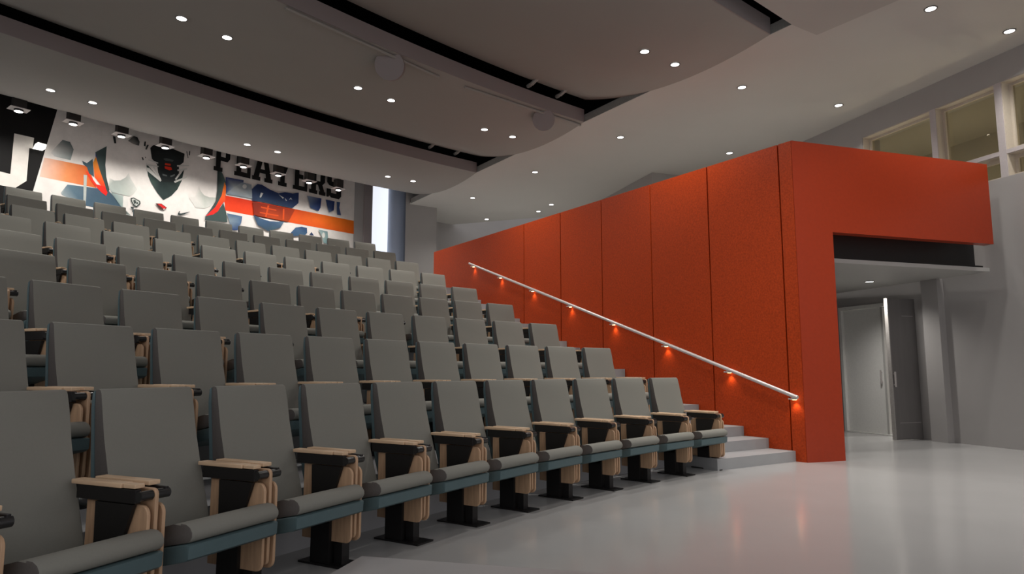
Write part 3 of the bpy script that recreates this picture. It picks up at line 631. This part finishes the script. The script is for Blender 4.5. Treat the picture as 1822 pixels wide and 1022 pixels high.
# ================================================================== CHAIRS
BX0, BX1 = .085, .525
def seat_meshes():
    me = {}
    def keep(key, name, bm, m, smooth=None):
        for v in bm.verts: v.co.y = -v.co.y
        o = link(name, bm, m, None, smooth); d = o.data; me[key] = d; bpy.data.objects.remove(o)
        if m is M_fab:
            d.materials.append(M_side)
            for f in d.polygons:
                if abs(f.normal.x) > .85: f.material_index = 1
    front = [(.022, .8745), (.036, .8755), (.047, .871), (.054, .858), (.066, .80), (.090, .68), (.128, .54), (.165, .42), (.205, .305), (.205, .29)]
    rear = [(.120, .285), (.080, .40), (.050, .53), (.032, .70), (.022, .80), (.016, .862)]
    bm = bmesh.new(); prof_x(bm, front+rear, BX0, BX1, .006, 2); keep('backrest', 'backrest', bm, M_fab, 35)
    sh = [(.003, .860), (.012, .868), (.0155, .862), (.0215, .80), (.0315, .70), (.0495, .53), (.0795, .40), (.1195, .285), (.095, .27), (.058, .40), (.030, .53), (.014, .70), (.004, .80)]
    bm = bmesh.new(); prof_x(bm, sh, BX0-.003, BX1+.003, .004, 1); keep('shell', 'back_shell', bm, M_teal, 35)
    cu = [(.17, .300), (.30, .335), (.50, .388), (.535, .395), (.562, .394), (.583, .384), (.595, .367), (.596, .350), (.588, .336), (.574, .328), (.17, .245)]
    bm = bmesh.new(); prof_x(bm, cu, BX0, BX1, .008, 2); keep('cushion', 'seat_cushion', bm, M_fab, 35)
    ss = [(.13, .230), (.17, .242), (.574, .325), (.589, .320), (.586, .272), (.57, .262), (.42, .228), (.26, .190), (.15, .195)]
    bm = bmesh.new(); prof_x(bm, ss, BX0-.004, BX1+.004, .006, 2); keep('seat_shell', 'seat_shell', bm, M_teal, 35)
    # arm rest slats
    bm = bmesh.new(); box(bm, -.066, -.016, .135, .405, .533, .550, .004); box(bm, -.060, -.020, .409, .470, .534, .549, .003); box(bm, .016, .064, .15, .445, .533, .550, .004)
    keep('armrest', 'armrest', bm, M_woodh)
    bm = bmesh.new(); box(bm, -.060, -.036, .16, .475, .482, .531, .003)
    prof_x(bm, [(.262, .478), (.462, .478), (.405, .33), (.385, .20), (.27, .20)], -.056, -.042)
    box(bm, .042, .056, .20, .50, .495, .531, .003)
    keep('bracket', 'arm_bracket', bm, M_blk)
    bm = bmesh.new(); cyl(bm, (-.058, .488, .508), (.062, .488, .508), .018, 16); keep('hinge', 'hinge_bar', bm, M_hinge, 40)
    for key, x0 in (('panel_a', -.038), ('panel_b', .024)):
        bm = bmesh.new(); yz = round_rect(.19, .515, .115, .476, .035, 4, (1, 0, 0, 1)); prof_x(bm, yz, x0, x0+.014, .003, 1); keep(key, 'end_panel', bm, M_wood, 35)
    bm = bmesh.new(); yz = round_rect(.24, .512, .135, .531, .02, 3); prof_x(bm, yz, -.007, .008, .003, 1); keep('tablet', 'writing_tablet', bm, M_wood, 35)
    bm = bmesh.new(); box(bm, -.056, -.038, .270, .392, .008, .34); box(bm, -.036, .018, .276, .386, .008, .124); keep('post', 'pedestal_post', bm, M_blk)
    bm = bmesh.new(); box(bm, -.030, .022, .405, .455, .008, .124); keep('post2', 'pedestal_post', bm, M_blk)
    bm = bmesh.new(); box(bm, -.068, .068, .20, .52, 0, .009); keep('plate', 'base_plate', bm, M_blk)
    return me
SM = seat_meshes()
STAND = [('armrest', 'armrest'), ('bracket', 'arm_bracket'), ('hinge', 'hinge_bar'), ('panel_a', 'end_panel'), ('panel_b', 'end_panel'), ('tablet', 'writing_tablet'), ('post', 'pedestal_post'), ('post2', 'pedestal_post'), ('plate', 'base_plate')]
def part(key, name, parent, dx=0):
    o = bpy.data.objects.new(name, SM[key]); C.objects.link(o); o.parent = parent
    if dx: o.location = (dx, 0, 0)
    return o
NTH = ['nearest', 'second from', 'third from', 'fourth from', 'fifth from', 'sixth from', 'seventh from', 'eighth from', 'ninth from', 'tenth from', 'eleventh from', 'twelfth from', 'thirteenth from']
FACE = math.radians(-1.5)
for k in range(9):
    for i in range(ROW_N[k]):
        t = ROW_T[k]-i*ROW_S[k]/ROW_R[k]
        er = Vector((math.sin(t), math.cos(t), 0)); et = Vector((math.cos(t), -math.sin(t), 0))
        # local X = along the row to the aisle, local Y = forward (to the stage)
        P = CEN+er*ROW_R[k]-et*BX0+Vector((0, 0, DZ*k))
        ang = math.atan2(et.y, et.x)-FACE
        c = empty('auditorium_chair', P, ang)
        tag(c, 'grey upholstered auditorium chair in the %s row, %s the orange wall stairs' % (ORD[k], NTH[i]), 'chair', 'chairs of the %s row' % ORD[k])
        b = part('backrest', 'backrest', c); part('shell', 'back_shell', b)
        s = part('cushion', 'seat_cushion', c); part('seat_shell', 'seat_shell', s)
        for key, nm in STAND: part(key, nm, c)
        if i == 0:
            for key, nm in STAND: part(key, nm, c, ROW_S[k])

# low dais in the near foreground
e1 = az(104.2); e2 = az(-165.2)
k0 = at_z(644, 990, .12); k0.z = 0
bm = bmesh.new(); prism(bm, [p.to_2d() for p in (k0, k0+e1*3.6, k0+e1*3.6+e2*4, k0+e2*4)], 0.0, .12)
tag(link('low_dais', bm, M_dais), 'low pale grey platform on the floor before the front row', 'platform')

# ================================================================== WORLD, CAMERA
w = bpy.data.worlds.new('World'); bpy.context.scene.world = w; w.use_nodes = True
bg = w.node_tree.nodes['Background']; bg.inputs[0].default_value = (.80, .78, .80, 1); bg.inputs[1].default_value = .74
cam = bpy.data.cameras.new('Camera'); co = bpy.data.objects.new('Camera', cam); C.objects.link(co)
co.location = O; co.rotation_euler = (PI/2+PITCH, 0, 0); cam.sensor_width = 36; cam.lens = F/1822*36; cam.clip_start = .05
sc = bpy.context.scene; sc.camera = co
sc.view_settings.view_transform = 'Standard'; sc.view_settings.look = 'None'; sc.view_settings.exposure = .25
sc.cycles.use_denoising = True
sc.cycles.max_bounces = 8; sc.cycles.diffuse_bounces = 4; sc.cycles.sample_clamp_indirect = 6
